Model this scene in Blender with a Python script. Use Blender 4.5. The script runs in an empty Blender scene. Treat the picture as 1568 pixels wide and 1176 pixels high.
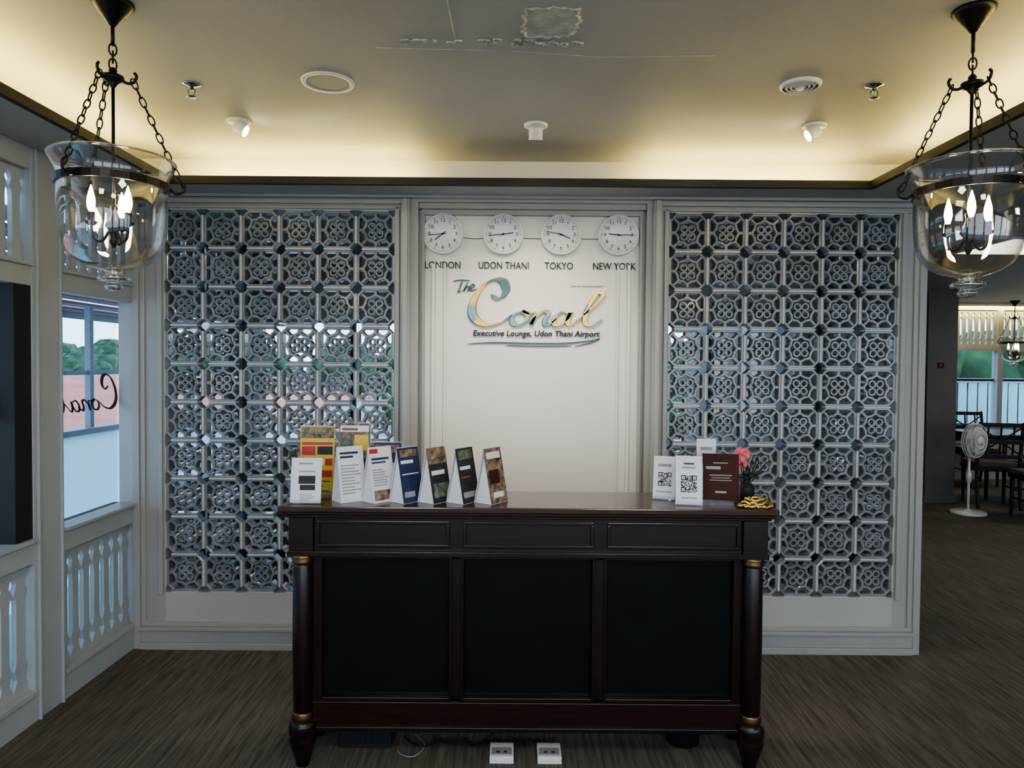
import bpy, math, random
from mathutils import Vector, Matrix
random.seed(7)
D=bpy.data; S=bpy.context.scene
S.view_settings.look='AgX - Medium High Contrast'
def link(o):
    S.collection.objects.link(o); return o

# ---------------------------------------------------------------- materials
def mat(name,col,rough=.5,metal=0.,emit=None,es=0.,noise=0.,nscale=8.,bump=0.,bscale=40.,stretch=(1,1,1),spec=None,coat=0.,col2=None):
    m=D.materials.new(name); m.use_nodes=True
    nt=m.node_tree; N=nt.nodes; L=nt.links
    b=N['Principled BSDF']
    b.inputs['Base Color'].default_value=(*col,1); b.inputs['Roughness'].default_value=rough
    b.inputs['Metallic'].default_value=metal
    if spec is not None: b.inputs['Specular IOR Level'].default_value=spec
    if coat: b.inputs['Coat Weight'].default_value=coat; b.inputs['Coat Roughness'].default_value=.1
    if emit:
        b.inputs['Emission Color'].default_value=(*emit,1); b.inputs['Emission Strength'].default_value=es
    tc=N.new('ShaderNodeTexCoord'); mp=N.new('ShaderNodeMapping'); mp.inputs['Scale'].default_value=stretch
    L.new(tc.outputs['Object'],mp.inputs['Vector'])
    nz=N.new('ShaderNodeTexNoise'); nz.inputs['Scale'].default_value=nscale; nz.inputs['Detail'].default_value=5
    L.new(mp.outputs[0],nz.inputs['Vector'])
    r=N.new('ShaderNodeValToRGB'); k=noise
    r.color_ramp.elements[0].position=.3; r.color_ramp.elements[1].position=.7
    r.color_ramp.elements[0].color=(*[c*(1-k) for c in col],1)
    r.color_ramp.elements[1].color=(*[min(1,c*(1+k)) for c in col],1)
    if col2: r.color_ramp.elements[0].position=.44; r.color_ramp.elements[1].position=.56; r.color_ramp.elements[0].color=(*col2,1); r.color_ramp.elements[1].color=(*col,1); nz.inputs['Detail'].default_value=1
    L.new(nz.outputs['Fac'],r.inputs['Fac']); L.new(r.outputs[0],b.inputs['Base Color'])
    if bump:
        n2=N.new('ShaderNodeTexNoise'); n2.inputs['Scale'].default_value=bscale; n2.inputs['Detail'].default_value=4
        L.new(mp.outputs[0],n2.inputs['Vector'])
        bp=N.new('ShaderNodeBump'); bp.inputs['Strength'].default_value=bump; bp.inputs['Distance'].default_value=.01
        L.new(n2.outputs['Fac'],bp.inputs['Height']); L.new(bp.outputs[0],b.inputs['Normal'])
    return m
def glassmat(name,tint=(1,1,1),refl=.06,edge=.9,rough=.0,p=2.2):
    m=D.materials.new(name); m.use_nodes=True
    nt=m.node_tree; N=nt.nodes; L=nt.links
    for n in list(N):
        if n.type!='OUTPUT_MATERIAL': N.remove(n)
    out=[n for n in N if n.type=='OUTPUT_MATERIAL'][0]
    t=N.new('ShaderNodeBsdfTransparent'); t.inputs[0].default_value=(*tint,1)
    g=N.new('ShaderNodeBsdfGlossy'); g.inputs['Roughness'].default_value=rough
    lw=N.new('ShaderNodeLayerWeight'); lw.inputs[0].default_value=.35
    mr=N.new('ShaderNodeMapRange'); mr.inputs['To Min'].default_value=refl; mr.inputs['To Max'].default_value=edge
    pw=N.new('ShaderNodeMath'); pw.operation='POWER'; pw.inputs[1].default_value=p
    L.new(lw.outputs['Facing'],pw.inputs[0]); L.new(pw.outputs[0],mr.inputs['Value'])
    mx=N.new('ShaderNodeMixShader'); L.new(mr.outputs[0],mx.inputs[0]); L.new(t.outputs[0],mx.inputs[1]); L.new(g.outputs[0],mx.inputs[2])
    L.new(mx.outputs[0],out.inputs['Surface'])
    return m
def frosted(name,col):
    m=D.materials.new(name); m.use_nodes=True; nt=m.node_tree; N=nt.nodes; L=nt.links
    for n in list(N):
        if n.type!='OUTPUT_MATERIAL': N.remove(n)
    out=[n for n in N if n.type=='OUTPUT_MATERIAL'][0]
    a=N.new('ShaderNodeBsdfTranslucent'); a.inputs[0].default_value=(*col,1)
    b=N.new('ShaderNodeBsdfDiffuse'); b.inputs[0].default_value=(*col,1)
    mx=N.new('ShaderNodeMixShader'); mx.inputs[0].default_value=.25; L.new(a.outputs[0],mx.inputs[1]); L.new(b.outputs[0],mx.inputs[2]); L.new(mx.outputs[0],out.inputs['Surface'])
    return m
M={}
M['frost']=frosted('frosted_glass',(.78,.94,.95))
M['wall']=mat('painted_plaster_cream',(.45,.44,.415),.55,noise=.02,nscale=3,bump=.03,bscale=80)
M['frame']=mat('painted_wood_offwhite',(.37,.365,.345),.42,noise=.03,nscale=3)
M['panel']=mat('satin_panel_cream',(.74,.715,.66),.35,noise=.015,nscale=2)
M['lwood']=mat('white_painted_timber',(.39,.42,.44),.45,noise=.04,nscale=5)
M['ceil']=mat('ceiling_plaster',(.45,.44,.425),.6,noise=.08,nscale=1.6,bump=.14,bscale=3.5)
M['cwall']=mat('cove_plaster',(.66,.64,.58),.6,noise=.03)
M['soffit']=mat('soffit_plaster',(.42,.42,.41),.6,noise=.02)
M['peel']=mat('peeling_paint',(.53,.52,.50),.7,noise=.2,nscale=20,bump=1,bscale=45)
M['dark']=mat('dark_trim',(.015,.013,.012),.6)
M['black']=mat('black_metal',(.015,.015,.016),.35,metal=.6)
M['blk']=mat('matte_black',(.012,.012,.013),.6)
M['block']=mat('glazed_ceramic_grey',(.25,.25,.26),.2,noise=.2,nscale=14,bump=.12,bscale=50,coat=.5)
M['grout']=mat('grout_light',(.55,.55,.55),.5)
M['wood']=mat('dark_mahogany',(.012,.0045,.0035),.3,noise=.45,nscale=7,stretch=(9,9,1),coat=.12)
M['woodh']=mat('dark_mahogany_horizontal',(.015,.0055,.004),.3,noise=.45,nscale=7,stretch=(1.2,8,14),coat=.15)
M['woodtop']=mat('dark_mahogany_top',(.040,.018,.013),.25,noise=.35,nscale=7,stretch=(1.2,12,14),coat=.3)
M['blackpanel']=mat('black_lacquer_panel',(.006,.008,.009),.18,noise=.2,spec=.4)
M['brass']=mat('aged_brass',(.22,.15,.07),.35,metal=1.)
M['gold']=mat('gold_painted_reflections',(.56,.38,.12),.2,metal=1.,noise=.1,nscale=9,col2=(.14,.23,.22))  # teal patches paint reflections into the gold
M['trinket']=mat('gold_trinket',(.80,.60,.22),.25,metal=1.)
M['chrome']=mat('polished_steel',(.30,.34,.35),.2,metal=1.)
M['steeldark']=mat('dark_sign_metal',(.07,.10,.10),.3,metal=.7)
M['white']=mat('white_plastic',(.74,.74,.73),.35)
M['paper']=mat('white_paper',(.72,.73,.77),.5,noise=.02)
M['ink']=mat('black_ink',(.015,.015,.018),.5)
M['navy']=mat('navy_print',(.02,.03,.10),.4)
M['dkprint']=mat('dark_print',(.02,.02,.025),.5,noise=.5,nscale=40)
M['photo']=mat('photo_print_warm',(.20,.14,.10),.5,noise=.9,nscale=45)
M['photog']=mat('photo_print_green',(.12,.14,.10),.5,noise=.8,nscale=50)
M['yellow']=mat('yellow_print',(.65,.47,.06),.4)
M['red']=mat('red_print',(.45,.04,.03),.4)
M['maroon']=mat('maroon_print',(.060,.020,.017),.65,noise=.2,spec=.2)
M['grey']=mat('grey_print',(.3,.3,.32),.5)
M['pink']=mat('pink_petals',(.75,.16,.2),.5,noise=.3,nscale=60)
M['leaf']=mat('dark_leaf',(.02,.05,.02),.5,noise=.3)
M['bulb']=mat('lit_bulb',(1,.8,.5),.3,emit=(1,.74,.42),es=70)
M['cove']=mat('cove_tube_warm',(1,1,.7),.3,emit=(1,.80,.27),es=46)
M['lens']=mat('spot_lens',(1,1,1),.3,emit=(1,.9,.75),es=40)
M['fill_panel']=mat('fill_panel_glow',(1,1,1),.4,emit=(1,.93,.82),es=3)  # glowing face of the added fill light panels
M['green']=mat('foliage',(.035,.085,.025),.8,noise=.95,nscale=2.2,bump=1,bscale=5)
M['roof']=mat('red_roof',(.62,.19,.10),.6,noise=.15,nscale=1)
M['roof_shade']=mat('red_roof_shaded_slope',(.40,.12,.07),.6,noise=.15,nscale=1)  # darker copy of the roof red, shade put into the colour
M['parapet']=mat('pale_parapet',(.62,.70,.70),.6,noise=.03,nscale=1)
M['eave']=mat('eave_boards',(.30,.17,.20),.6,noise=.1)
M['steel']=mat('painted_steel_blue',(.25,.35,.48),.4)
M['ground']=mat('outside_ground',(.25,.27,.25),.9,noise=.2)
M['greywall']=mat('grey_column',(.12,.117,.112),.5,noise=.05)
M['fabric']=mat('seat_fabric',(.12,.10,.09),.9,bump=.3,bscale=200)
M['glass']=glassmat('clear_glass',(.95,.95,.94),.06,.85,.02,1.5)
M['knob']=glassmat('solid_glass_knob',(.75,.77,.78),.30,.95,.02,1.2)
M['win']=glassmat('window_glass',(.86,.93,.98),.04,.5)
M['acr']=glassmat('acrylic',(.95,.95,.97),.05,.6)
# carpet
def carpet():
    m=D.materials.new('striped_carpet'); m.use_nodes=True; nt=m.node_tree; N=nt.nodes; L=nt.links
    b=N['Principled BSDF']; b.inputs['Roughness'].default_value=.9; b.inputs['Specular IOR Level'].default_value=.25
    tc=N.new('ShaderNodeTexCoord'); mp=N.new('ShaderNodeMapping'); mp.inputs['Scale'].default_value=(75,3.5,1)
    L.new(tc.outputs['Object'],mp.inputs['Vector'])
    nz=N.new('ShaderNodeTexNoise'); nz.inputs['Scale'].default_value=1; nz.inputs['Detail'].default_value=3; nz.inputs['Roughness'].default_value=.6
    L.new(mp.outputs[0],nz.inputs['Vector'])
    r=N.new('ShaderNodeValToRGB'); e=r.color_ramp.elements
    e[0].position=.34; e[0].color=(.080,.072,.062,1); e[1].position=.68; e[1].color=(.185,.168,.144,1)
    L.new(nz.outputs['Fac'],r.inputs['Fac'])
    n2=N.new('ShaderNodeTexNoise'); n2.inputs['Scale'].default_value=1.3; L.new(tc.outputs['Object'],n2.inputs['Vector'])
    mx=N.new('ShaderNodeMix'); mx.data_type='RGBA'; mx.blend_type='MULTIPLY'; mx.inputs[0].default_value=.3
    L.new(r.outputs[0],mx.inputs[6]); L.new(n2.outputs['Fac'],mx.inputs[7]); L.new(mx.outputs[2],b.inputs['Base Color'])
    bp=N.new('ShaderNodeBump'); bp.inputs['Strength'].default_value=.4; bp.inputs['Distance'].default_value=.004
    L.new(nz.outputs['Fac'],bp.inputs['Height']); L.new(bp.outputs[0],b.inputs['Normal'])
    return m
M['carpet']=carpet()

# ---------------------------------------------------------------- mesh builder
class MB:
    def __init__(s): s.v=[];s.f=[];s.mi=[];s.sm=[];s.mats=[]
    def add(s,vs,fs,m,smooth=False,T=None):
        if isinstance(m,str): m=M[m]
        if m not in s.mats: s.mats.append(m)
        k=s.mats.index(m); o=len(s.v)
        for v in vs:
            v=Vector(v); 
            if T is not None: v=T@v
            s.v.append(v)
        for f in fs:
            s.f.append([i+o for i in f]); s.mi.append(k); s.sm.append(smooth)
    def box(s,x0,x1,y0,y1,z0,z1,m,T=None):
        vs=[(x0,y0,z0),(x1,y0,z0),(x1,y1,z0),(x0,y1,z0),(x0,y0,z1),(x1,y0,z1),(x1,y1,z1),(x0,y1,z1)]
        s.add(vs,[(0,3,2,1),(4,5,6,7),(0,1,5,4),(1,2,6,5),(2,3,7,6),(3,0,4,7)],m,T=T)
    def lathe(s,prof,c,m,seg=24,smooth=True,T=None):
        vs=[];fs=[]
        for r,z in prof:
            for i in range(seg):
                a=2*math.pi*i/seg; vs.append((c[0]+r*math.cos(a),c[1]+r*math.sin(a),c[2]+z))
        n=len(prof)
        for j in range(n-1):
            for i in range(seg):
                k=(i+1)%seg; fs.append((j*seg+i,j*seg+k,(j+1)*seg+k,(j+1)*seg+i))
        cap=getattr(s,'cap',True) and n>2
        if cap and prof[0][0]>1e-3: fs.append(tuple(range(seg))[::-1])
        if cap and prof[-1][0]>1e-3: fs.append(tuple(range((n-1)*seg,n*seg)))
        s.add(vs,fs,m,smooth,T)
    def tube(s,pts,r,m,seg=8,closed=False,T=None):
        pts=[Vector(p) for p in pts]; n=len(pts); vs=[];fs=[]
        up=None
        for i,p in enumerate(pts):
            if closed: t=(pts[(i+1)%n]-pts[i-1])
            else: t=pts[min(i+1,n-1)]-pts[max(i-1,0)]
            t.normalize()
            if up is None:
                up=Vector((0,0,1)) if abs(t.z)<.9 else Vector((1,0,0))
            a=(up-t*up.dot(t)); 
            if a.length<1e-4: a=t.orthogonal()
            a.normalize(); up=a; b=t.cross(a)
            rr=r[i] if isinstance(r,(list,tuple)) else r
            for k in range(seg):
                an=2*math.pi*k/seg; vs.append(p+a*rr*math.cos(an)+b*rr*math.sin(an))
        for i in range(n if closed else n-1):
            j=(i+1)%n
            for k in range(seg):
                l=(k+1)%seg; fs.append((i*seg+k,i*seg+l,j*seg+l,j*seg+k))
        if not closed: fs.append(tuple(range(seg))[::-1]); fs.append(tuple(range((n-1)*seg,n*seg)))
        s.add(vs,fs,m,True,T)
    def prism(s,poly,a0,a1,m,axis='y',T=None):
        n=len(poly)
        def P(u,v,w):
            return (u,w,v) if axis=='y' else ((w,u,v) if axis=='x' else (u,v,w))
        vs=[P(u,v,a0) for u,v in poly]+[P(u,v,a1) for u,v in poly]
        fs=[tuple(range(n))[::-1],tuple(range(n,2*n))]+[(i,(i+1)%n,n+(i+1)%n,n+i) for i in range(n)]
        s.add(vs,fs,m,T=T)
    def sphere(s,c,r,m,seg=12,rings=8,sc=(1,1,1),T=None,jit=0):
        pr=[(max(1e-6,math.sin(math.pi*i/rings))*r,-math.cos(math.pi*i/rings)*r) for i in range(rings+1)]
        vs=[];fs=[]
        for a,z in pr:
            for i in range(seg):
                t=2*math.pi*i/seg; q=1+random.uniform(-jit,jit)
                vs.append((c[0]+a*math.cos(t)*sc[0]*q,c[1]+a*math.sin(t)*sc[1]*q,c[2]+z*sc[2]*q))
        for j in range(rings):
            for i in range(seg):
                k=(i+1)%seg; fs.append((j*seg+i,j*seg+k,(j+1)*seg+k,(j+1)*seg+i))
        s.add(vs,fs,m,True,T)
    def obj(s,name,parent=None,bevel=0,loc=(0,0,0),rz=0,solid=0):
        me=D.meshes.new(name); me.from_pydata([tuple(v) for v in s.v],[],s.f)
        for m in s.mats: me.materials.append(m)
        me.polygons.foreach_set('material_index',s.mi); me.polygons.foreach_set('use_smooth',s.sm)
        import bmesh
        bm=bmesh.new(); bm.from_mesh(me); bmesh.ops.recalc_face_normals(bm,faces=bm.faces); bm.to_mesh(me); bm.free()
        me.update()
        o=link(D.objects.new(name,me)); o.location=loc; o.rotation_euler=(0,0,rz)
        if parent: o.parent=parent
        if bevel:
            b=o.modifiers.new('bevel','BEVEL'); b.width=bevel; b.segments=2; b.limit_method='ANGLE'; b.angle_limit=math.radians(40)
        return o
def empty(name,loc=(0,0,0)):
    o=link(D.objects.new(name,None)); o.location=loc; return o
def text(body,name,parent,loc,size,m,width=None,rx=90,rz=0,ext=.001,align='CENTER',shear=0,mirror=False,T=None,bold=0):
    c=D.curves.new(name,'FONT'); c.body=body; c.size=size; c.align_x=align; c.align_y='CENTER'; c.extrude=ext; c.shear=shear; c.resolution_u=3; c.offset=bold
    t=link(D.objects.new(name+'_tmp',c)); bpy.context.view_layer.update()
    dg=bpy.context.evaluated_depsgraph_get(); me=D.meshes.new_from_object(t.evaluated_get(dg))
    D.objects.remove(t); me.materials.clear(); me.materials.append(M[m] if isinstance(m,str) else m)
    if width:
        xs=[v.co.x for v in me.vertices]; k=width/(max(xs)-min(xs))
        for v in me.vertices: v.co.x*=k
    o=link(D.objects.new(name,me)); 
    o.location=loc; o.rotation_euler=(math.radians(rx),0,math.radians(rz))
    if parent: o.parent=parent
    return o
def crv(pts,sub=8,closed=False):
    P=[Vector(p) for p in pts]; n=len(P); out=[]
    rng=range(n) if closed else range(n-1)
    for i in rng:
        if closed: a,b,c,d=P[i-1],P[i],P[(i+1)%n],P[(i+2)%n]
        else: a,b,c,d=P[max(i-1,0)],P[i],P[i+1],P[min(i+2,n-1)]
        for k in range(sub):
            t=k/sub
            out.append(.5*((2*b)+(-a+c)*t+(2*a-5*b+4*c-d)*t*t+(-a+3*b-3*c+d)*t**3))
    if not closed: out.append(P[-1])
    return out

# ---------------------------------------------------------------- room shell
CEIL=2.54; LOW=2.36
f=MB(); f.box(-2.04,8.1,-2.6,9.7,-.05,0,'carpet'); f.obj('floor')
c=MB()
c.box(-1.96,2.05,-2.5,3.68,CEIL,CEIL+.05,'ceil')
c.obj('ceiling')
c=MB()
c.box(-2.04,-1.66,-2.5,3.68,LOW,LOW+.016,'soffit')
c.box(-1.66,1.72,3.44,3.68,LOW,LOW+.016,'soffit')
c.box(1.72,2.05,-2.5,3.68,LOW,LOW+.016,'soffit')
c.box(2.05,8.1,-2.6,9.7,LOW,LOW+.05,'soffit')
c.box(-2.04,2.05,3.83,9.7,LOW,LOW+.05,'soffit')
c.box(2.0,2.05,-2.5,3.68,LOW+.016,CEIL,'cwall')
c.box(-1.96,-1.92,-2.5,3.68,LOW+.016,CEIL,'cwall')
c.box(-1.96,2.05,-2.6,-2.5,LOW,CEIL+.05,'cwall')
c.obj('ceiling_soffit')
t=MB()
t.box(-1.68,-1.655,-2.5,3.44,LOW-.004,LOW+.032,'dark'); t.box(1.715,1.74,-2.5,3.44,LOW-.004,LOW+.032,'dark')
t.box(-1.68,1.74,3.435,3.46,LOW-.004,LOW+.032,'dark')
t.obj('trim_1')
for nm,(x0,x1,y0,y1) in {'a':(-1.62,-.50,3.56,3.58),'b':(.66,1.66,3.56,3.58),'c':(-1.80,-1.78,-2.3,3.4),'d':(1.86,1.88,-2.3,3.4)}.items():
    l=MB(); l.box(x0,x1,y0,y1,LOW+.024,LOW+.04,'cove'); l.box(x0-.01,x1+.01,y0-.01,y1+.01,LOW+.016,LOW+.022,'white'); l.obj('cove_light_tube')

# peeling ceiling paint
p=MB()
def flake(cx,cy,rx,ry,n=26,dz=.003):
    pts=[]
    for i in range(n):
        a=2*math.pi*i/n; k=1+random.uniform(-.12,.12)
        q=1/max(abs(math.cos(a)),abs(math.sin(a)))**.6
        pts.append((cx+rx*k*q*math.cos(a),cy+ry*k*q*math.sin(a)))
    vs=[(x,y,CEIL-.0003) for x,y in pts]+[(cx+(x-cx)*.96,cy+(y-cy)*.96,CEIL-dz*random.uniform(.4,1.5)) for x,y in pts]+[(cx+(x-cx)*.88,cy+(y-cy)*.88,CEIL-.001) for x,y in pts]
    fs=[(i,(i+1)%n,n+(i+1)%n,n+i) for i in range(n)]+[(n+i,n+(i+1)%n,2*n+(i+1)%n,2*n+i) for i in range(n)]
    fs+=[tuple(range(2*n,3*n))]
    p.add(vs,fs,'peel')
flake(.11,2.20,.09,.10,48,.005)
for i in range(22): flake(random.uniform(0.0,.22),random.uniform(2.31,2.34),random.uniform(.008,.022),random.uniform(.004,.01),12,.007)
for i in range(22): flake(random.uniform(-.36,-.04),random.uniform(2.31,2.34),random.uniform(.006,.016),random.uniform(.003,.008),10,.005)
p.tube([(-.21,1.2,CEIL+.0014),(-.20,1.8,CEIL+.0014),(-.19,2.36,CEIL+.0014)],.0028,'peel',6)
p.tube([(-.46,2.38,CEIL+.0014),(0,2.40,CEIL+.0014),(.3,2.44,CEIL+.0014),(.68,2.42,CEIL+.0014)],.003,'peel',6)
p.obj('peeling_ceiling_paint')

# back (screen) wall
Y=3.68
GX=[(-1.80,-.612),(.806,1.994)]; GZ0=.294; GZ1=GZ0+1.99
def wb(*bx):
    w=MB()
    for b in bx: w.box(*b)
    return w.obj('wall_back')
wb((-1.96,-1.80,Y,Y+.14,0,LOW,'frame')); wb((1.994,2.13,Y,Y+.14,0,LOW,'frame')); wb((-1.96,2.05,Y,Y+.14,LOW,CEIL,'cwall'))
wb((-1.80,-.612,Y,Y+.14,GZ1,LOW,'frame')); wb((.806,1.994,Y,Y+.14,GZ1,LOW,'frame'))
wb((-1.80,-.612,Y,Y+.14,0,GZ0,'wall')); wb((.806,1.994,Y,Y+.14,0,GZ0,'wall'))
wb((-.612,-.49,Y,Y+.14,0,LOW,'frame')); wb((.69,.806,Y,Y+.14,0,LOW,'frame')); wb((-.49,.69,Y,Y+.14,2.33,LOW,'frame')); wb((-.49,.69,Y+.06,Y+.14,0,2.33,'panel'))
t=MB()
def strip_v(x0,x1,z0,z1,dy,m='frame',y=Y): t.box(x0,x1,y-dy,y,z0,z1,m)
strip_v(-1.96,-1.925,.0,LOW,.022); strip_v(-1.925,-1.90,.12,2.34,.012)
strip_v(-1.835,-1.81,GZ0-.01,GZ1+.02,.014); strip_v(-.608,-.585,0.14,2.30,.012)
strip_v(-.575,-.53,0,LOW-.02,.03); strip_v(-.565,-.54,0,LOW-.02,.04)
strip_v(.72,.765,0,LOW-.02,.03); strip_v(.73,.755,0,LOW-.02,.04); strip_v(.78,.802,.14,2.30,.012)
strip_v(2.005,2.03,GZ0-.01,GZ1+.02,.014); strip_v(2.07,2.095,.12,2.34,.012); strip_v(2.095,2.13,0,LOW,.022)
for a,b in ((-1.925,-.575),(.765,2.095)):
    t.box(a,b,Y-.03,Y,0,.035,'frame'); t.box(a,b,Y-.02,Y,.035,.10,'frame'); t.box(a,b,Y-.034,Y,.10,.118,'frame'); t.box(a,b,Y-.014,Y,.118,.14,'frame')
    t.box(a,b,Y-.02,Y,2.315,2.335,'frame'); t.box(a,b,Y-.012,Y,2.29,2.305,'frame')
t.box(-1.96,2.13,Y-.03,Y,2.345,LOW,'frame')
yy=Y+.06
for a,b in ((-.475,-.46),(.66,.675)): t.box(a,b,yy-.03,yy,0,2.30,'frame')
for a,b in ((-.425,-.408),(-.362,-.35),(.545,.557),(.60,.617)): t.box(a,b,yy-.012,yy,0,2.02,'panel')
t.box(-.408,-.362,yy-.005,yy,0,2.02,'panel'); t.box(.557,.60,yy-.005,yy,0,2.02,'panel')
t.box(-.49,.69,yy-.045,yy,2.30,2.33,'frame'); t.box(-.475,.675,yy-.025,yy,2.272,2.30,'frame')
t.obj('trim_2',bevel=.003)

# breeze block screens
def sweep(mb,poly,wd,y0,y1,closed=True,m='block',bv=.003):
    n=len(poly); vs=[];fs=[]
    for i in range(n):
        p=Vector(poly[i])
        if closed: a=Vector(poly[i-1]); b=Vector(poly[(i+1)%n])
        else: a=Vector(poly[max(i-1,0)]); b=Vector(poly[min(i+1,n-1)])
        t=b-a
        d1=(p-a).normalized() if (p-a).length>1e-6 else t.normalized(); d2=(b-p).normalized() if (b-p).length>1e-6 else t.normalized()
        tt=(d1+d2).normalized(); nn=Vector((-tt.y,tt.x)); k=1/max(.5,nn.dot(Vector((-d1.y,d1.x))))
        for u,yv in ((-wd/2,y1),(-wd/2,y0+bv*1.3),(-wd/2+bv,y0),(wd/2-bv,y0),(wd/2,y0+bv*1.3),(wd/2,y1)):
            q=p+nn*u*k; vs.append((q.x,yv,q.y))
    for i in range(n if closed else n-1):
        j=(i+1)%n
        for k in range(6):
            l=(k+1)%6; fs.append((i*6+k,j*6+k,j*6+l,i*6+l))
    if not closed: fs.append((0,1,2,3,4,5)); fs.append(tuple(range((n-1)*6,n*6))[::-1])
    mb.add(vs,fs,m)
S0=.198
def block(mb,cx,cz):
    h=S0/2; y0=Y+.004; y1=Y+.060
    def P(u,v): return (cx+u,cz+v)
    e=h-.009; cc=.029
    sweep(mb,[P(e,-e+cc),P(e,e-cc),P(e-cc,e),P(-e+cc,e),P(-e,e-cc),P(-e,-e+cc),P(-e+cc,-e),P(e-cc,-e)],.013,y0,y1)
    ring=[]
    for i in range(32):
        a=2*math.pi*i/32; r=.0605+.0045*math.cos(8*a); ring.append(P(r*math.cos(a),r*math.sin(a)))
    sweep(mb,ring,.015,y0+.004,y1,bv=.004)
    for k in range(4):
        a=math.pi/4+k*math.pi/2; ca,sa=math.cos(a),math.sin(a)
        pts=[]
        for j in range(8):
            b=2*math.pi*j/8; u=.022+.0200*math.cos(b)*.9; v=.0165*math.sin(b); pts.append(P(ca*(u+.006)-sa*v,sa*(u+.006)+ca*v))
        sweep(mb,pts,.011,y0+.006,y1,bv=.003)
        sweep(mb,[P(ca*.064,sa*.064),P(ca*.104,sa*.104)],.014,y0+.005,y1,False)
        a=k*math.pi/2; ca,sa=math.cos(a),math.sin(a)
        sweep(mb,[P(ca*.066,sa*.066),P(ca*.088,sa*.088)],.017,y0+.005,y1,False)
for gx0,gx1 in GX:
    g=MB()
    for i in range(6):
        for j in range(10):
            cx=gx0+S0*(i+.5); cz=GZ0+.199*(j+.5); block(g,cx,cz)
    for i in range(7):
        for j in range(10):
            a=gx0+S0*i-.0045; b=a+.009
            if i==0: a+=.0045
            if i==6: b-=.0045
            g.box(a,b,Y-.003,Y+.055,GZ0+.199*j+.030,GZ0+.199*(j+1)-.030,'grout')
    for i in range(6):
        for j in range(11):
            a=GZ0+.199*j-.0045; b=a+.009
            if j==0: a+=.0045
            if j==10: b-=.0045
            g.box(gx0+S0*i+.030,gx0+S0*(i+1)-.030,Y-.003,Y+.055,a,b,'grout')
    g.obj('breeze_block_screen')

# ------------------------------------------------ shaped plank rows
PR=[(0,.0425),(.05,.0425),(.09,.030),(.13,.022),(.17,.030),(.21,.036),(.25,.026),(.3,.023),(.7,.023),(.75,.026),(.79,.036),(.83,.030),(.87,.022),(.91,.030),(.95,.0425),(1,.0425)]
def planks(mb,a0,a1,d0,d1,z0,z1,m,axis):
    n=max(1,round((a1-a0)/.085)); pt=(a1-a0)/n
    for i in range(n):
        c=a0+pt*(i+.5); s=pt/.085
        poly=[(c-h*s,z0+(z1-z0)*t) for t,h in PR]+[(c+h*s,z0+(z1-z0)*t) for t,h in reversed(PR)]
        mb.prism(poly,d0,d1,m,axis)
X0,X1=-2.04,-1.96
wl=MB()
posts=[(-2.6,-2.3),(-.95,-.75),(.35,.55),(1.6,1.8),(2.90,3.10),(3.68,3.95),(5.2,5.6)]
for a,b in posts: wl.box(X0,X1,a,b,0,LOW,'lwood')
for i in range(len(posts)-1):
    a=posts[i][1]; b=posts[i+1][0]
    wl.box(X0,X1,a,b,2.27,LOW,'lwood'); wl.box(X0,X1,a,b,1.80,1.88,'lwood'); wl.box(X0,X1+.015,a,b,1.88,1.895,'lwood')
    wl.box(X0,X1,a,b,.66,.75,'lwood'); wl.box(X0,X1+.02,a,b,.75,.765,'lwood'); wl.box(X0,X1,a,b,0,.13,'lwood'); wl.box(X0,X1+.01,a,b,.115,.135,'lwood')
    planks(wl,a,b,X0+.03,X1-.03,.13,.66,'lwood','x'); planks(wl,a,b,X0+.03,X1-.03,1.88,2.27,'lwood','x')
for a,b in posts: 
    wl.box(X1,X1+.012,a+.02,a+.03,0,LOW,'lwood'); wl.box(X1,X1+.012,b-.03,b-.02,0,LOW,'lwood')
wl.obj('wall_left',bevel=.002)
for i in range(len(posts)-1):
    a=posts[i][1]; b=posts[i+1][0]; g=MB()
    g.box(X0-.012,X0-.008,a,b,.0,LOW,'win')
    if i!=4: g.box(X0-.03,X1-.004,b-.10,b,.765,1.80,'dark'); 
    g.box(X0-.03,X0,a,b,.72,.765,'dark')
    g.obj('window_%d'%(i+1))
def ribbon(mb,pts,T,m,depth,nib=(.55,.83),wmax=1.0,wmin=.25,sub=10,wd=None):
    P=crv([(x,y,0) for x,y in pts],sub); n=len(P); vs=[];fs=[]
    nb=Vector((nib[0],nib[1],0)).normalized()
    for i,p in enumerate(P):
        t=(P[min(i+1,n-1)]-P[max(i-1,0)]).normalized(); nn=Vector((-t.y,t.x,0))
        wv=max(wmin,abs(nb.dot(nn))*wmax)
        e=min(i,n-1-i)/ (n*.12); wv*=min(1,.25+.75*e)
        for q,z in ((p-nn*wv/2,0),(p+nn*wv/2,0),(p+nn*wv/2*.72,depth),(p-nn*wv/2*.72,depth)): vs.append((q.x,q.y,z))
    for i in range(n-1):
        for k in range(4):
            l=(k+1)%4; fs.append((i*4+k,i*4+l,(i+1)*4+l,(i+1)*4+k))
    fs.append((0,1,2,3)); fs.append((n*4-4,n*4-3,n*4-2,n*4-1))
    mb.add(vs,fs,m,False,T)
CON=[[(752,452),(764,458),(774,447),(771,433),(757,429),(741,438),(727,458),(723,478),(731,492),(748,498),(768,493),(784,482)],
     [(800,477),(788,482),(784,492),(792,498),(804,493),(808,483),(800,477),(812,480),(820,478)],
     [(821,477),(818,486),(813,497),(820,486),(832,477),(839,480),(835,489),(836,497),(846,493),(852,487)],
     [(871,480),(860,477),(850,486),(849,496),(858,497),(868,488),(873,479),(869,490),(872,497),(882,491)],
     [(880,492),(898,478),(917,459),(922,450),(914,449),(904,463),(896,482),(897,495),(907,497),(921,488)]]
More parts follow.
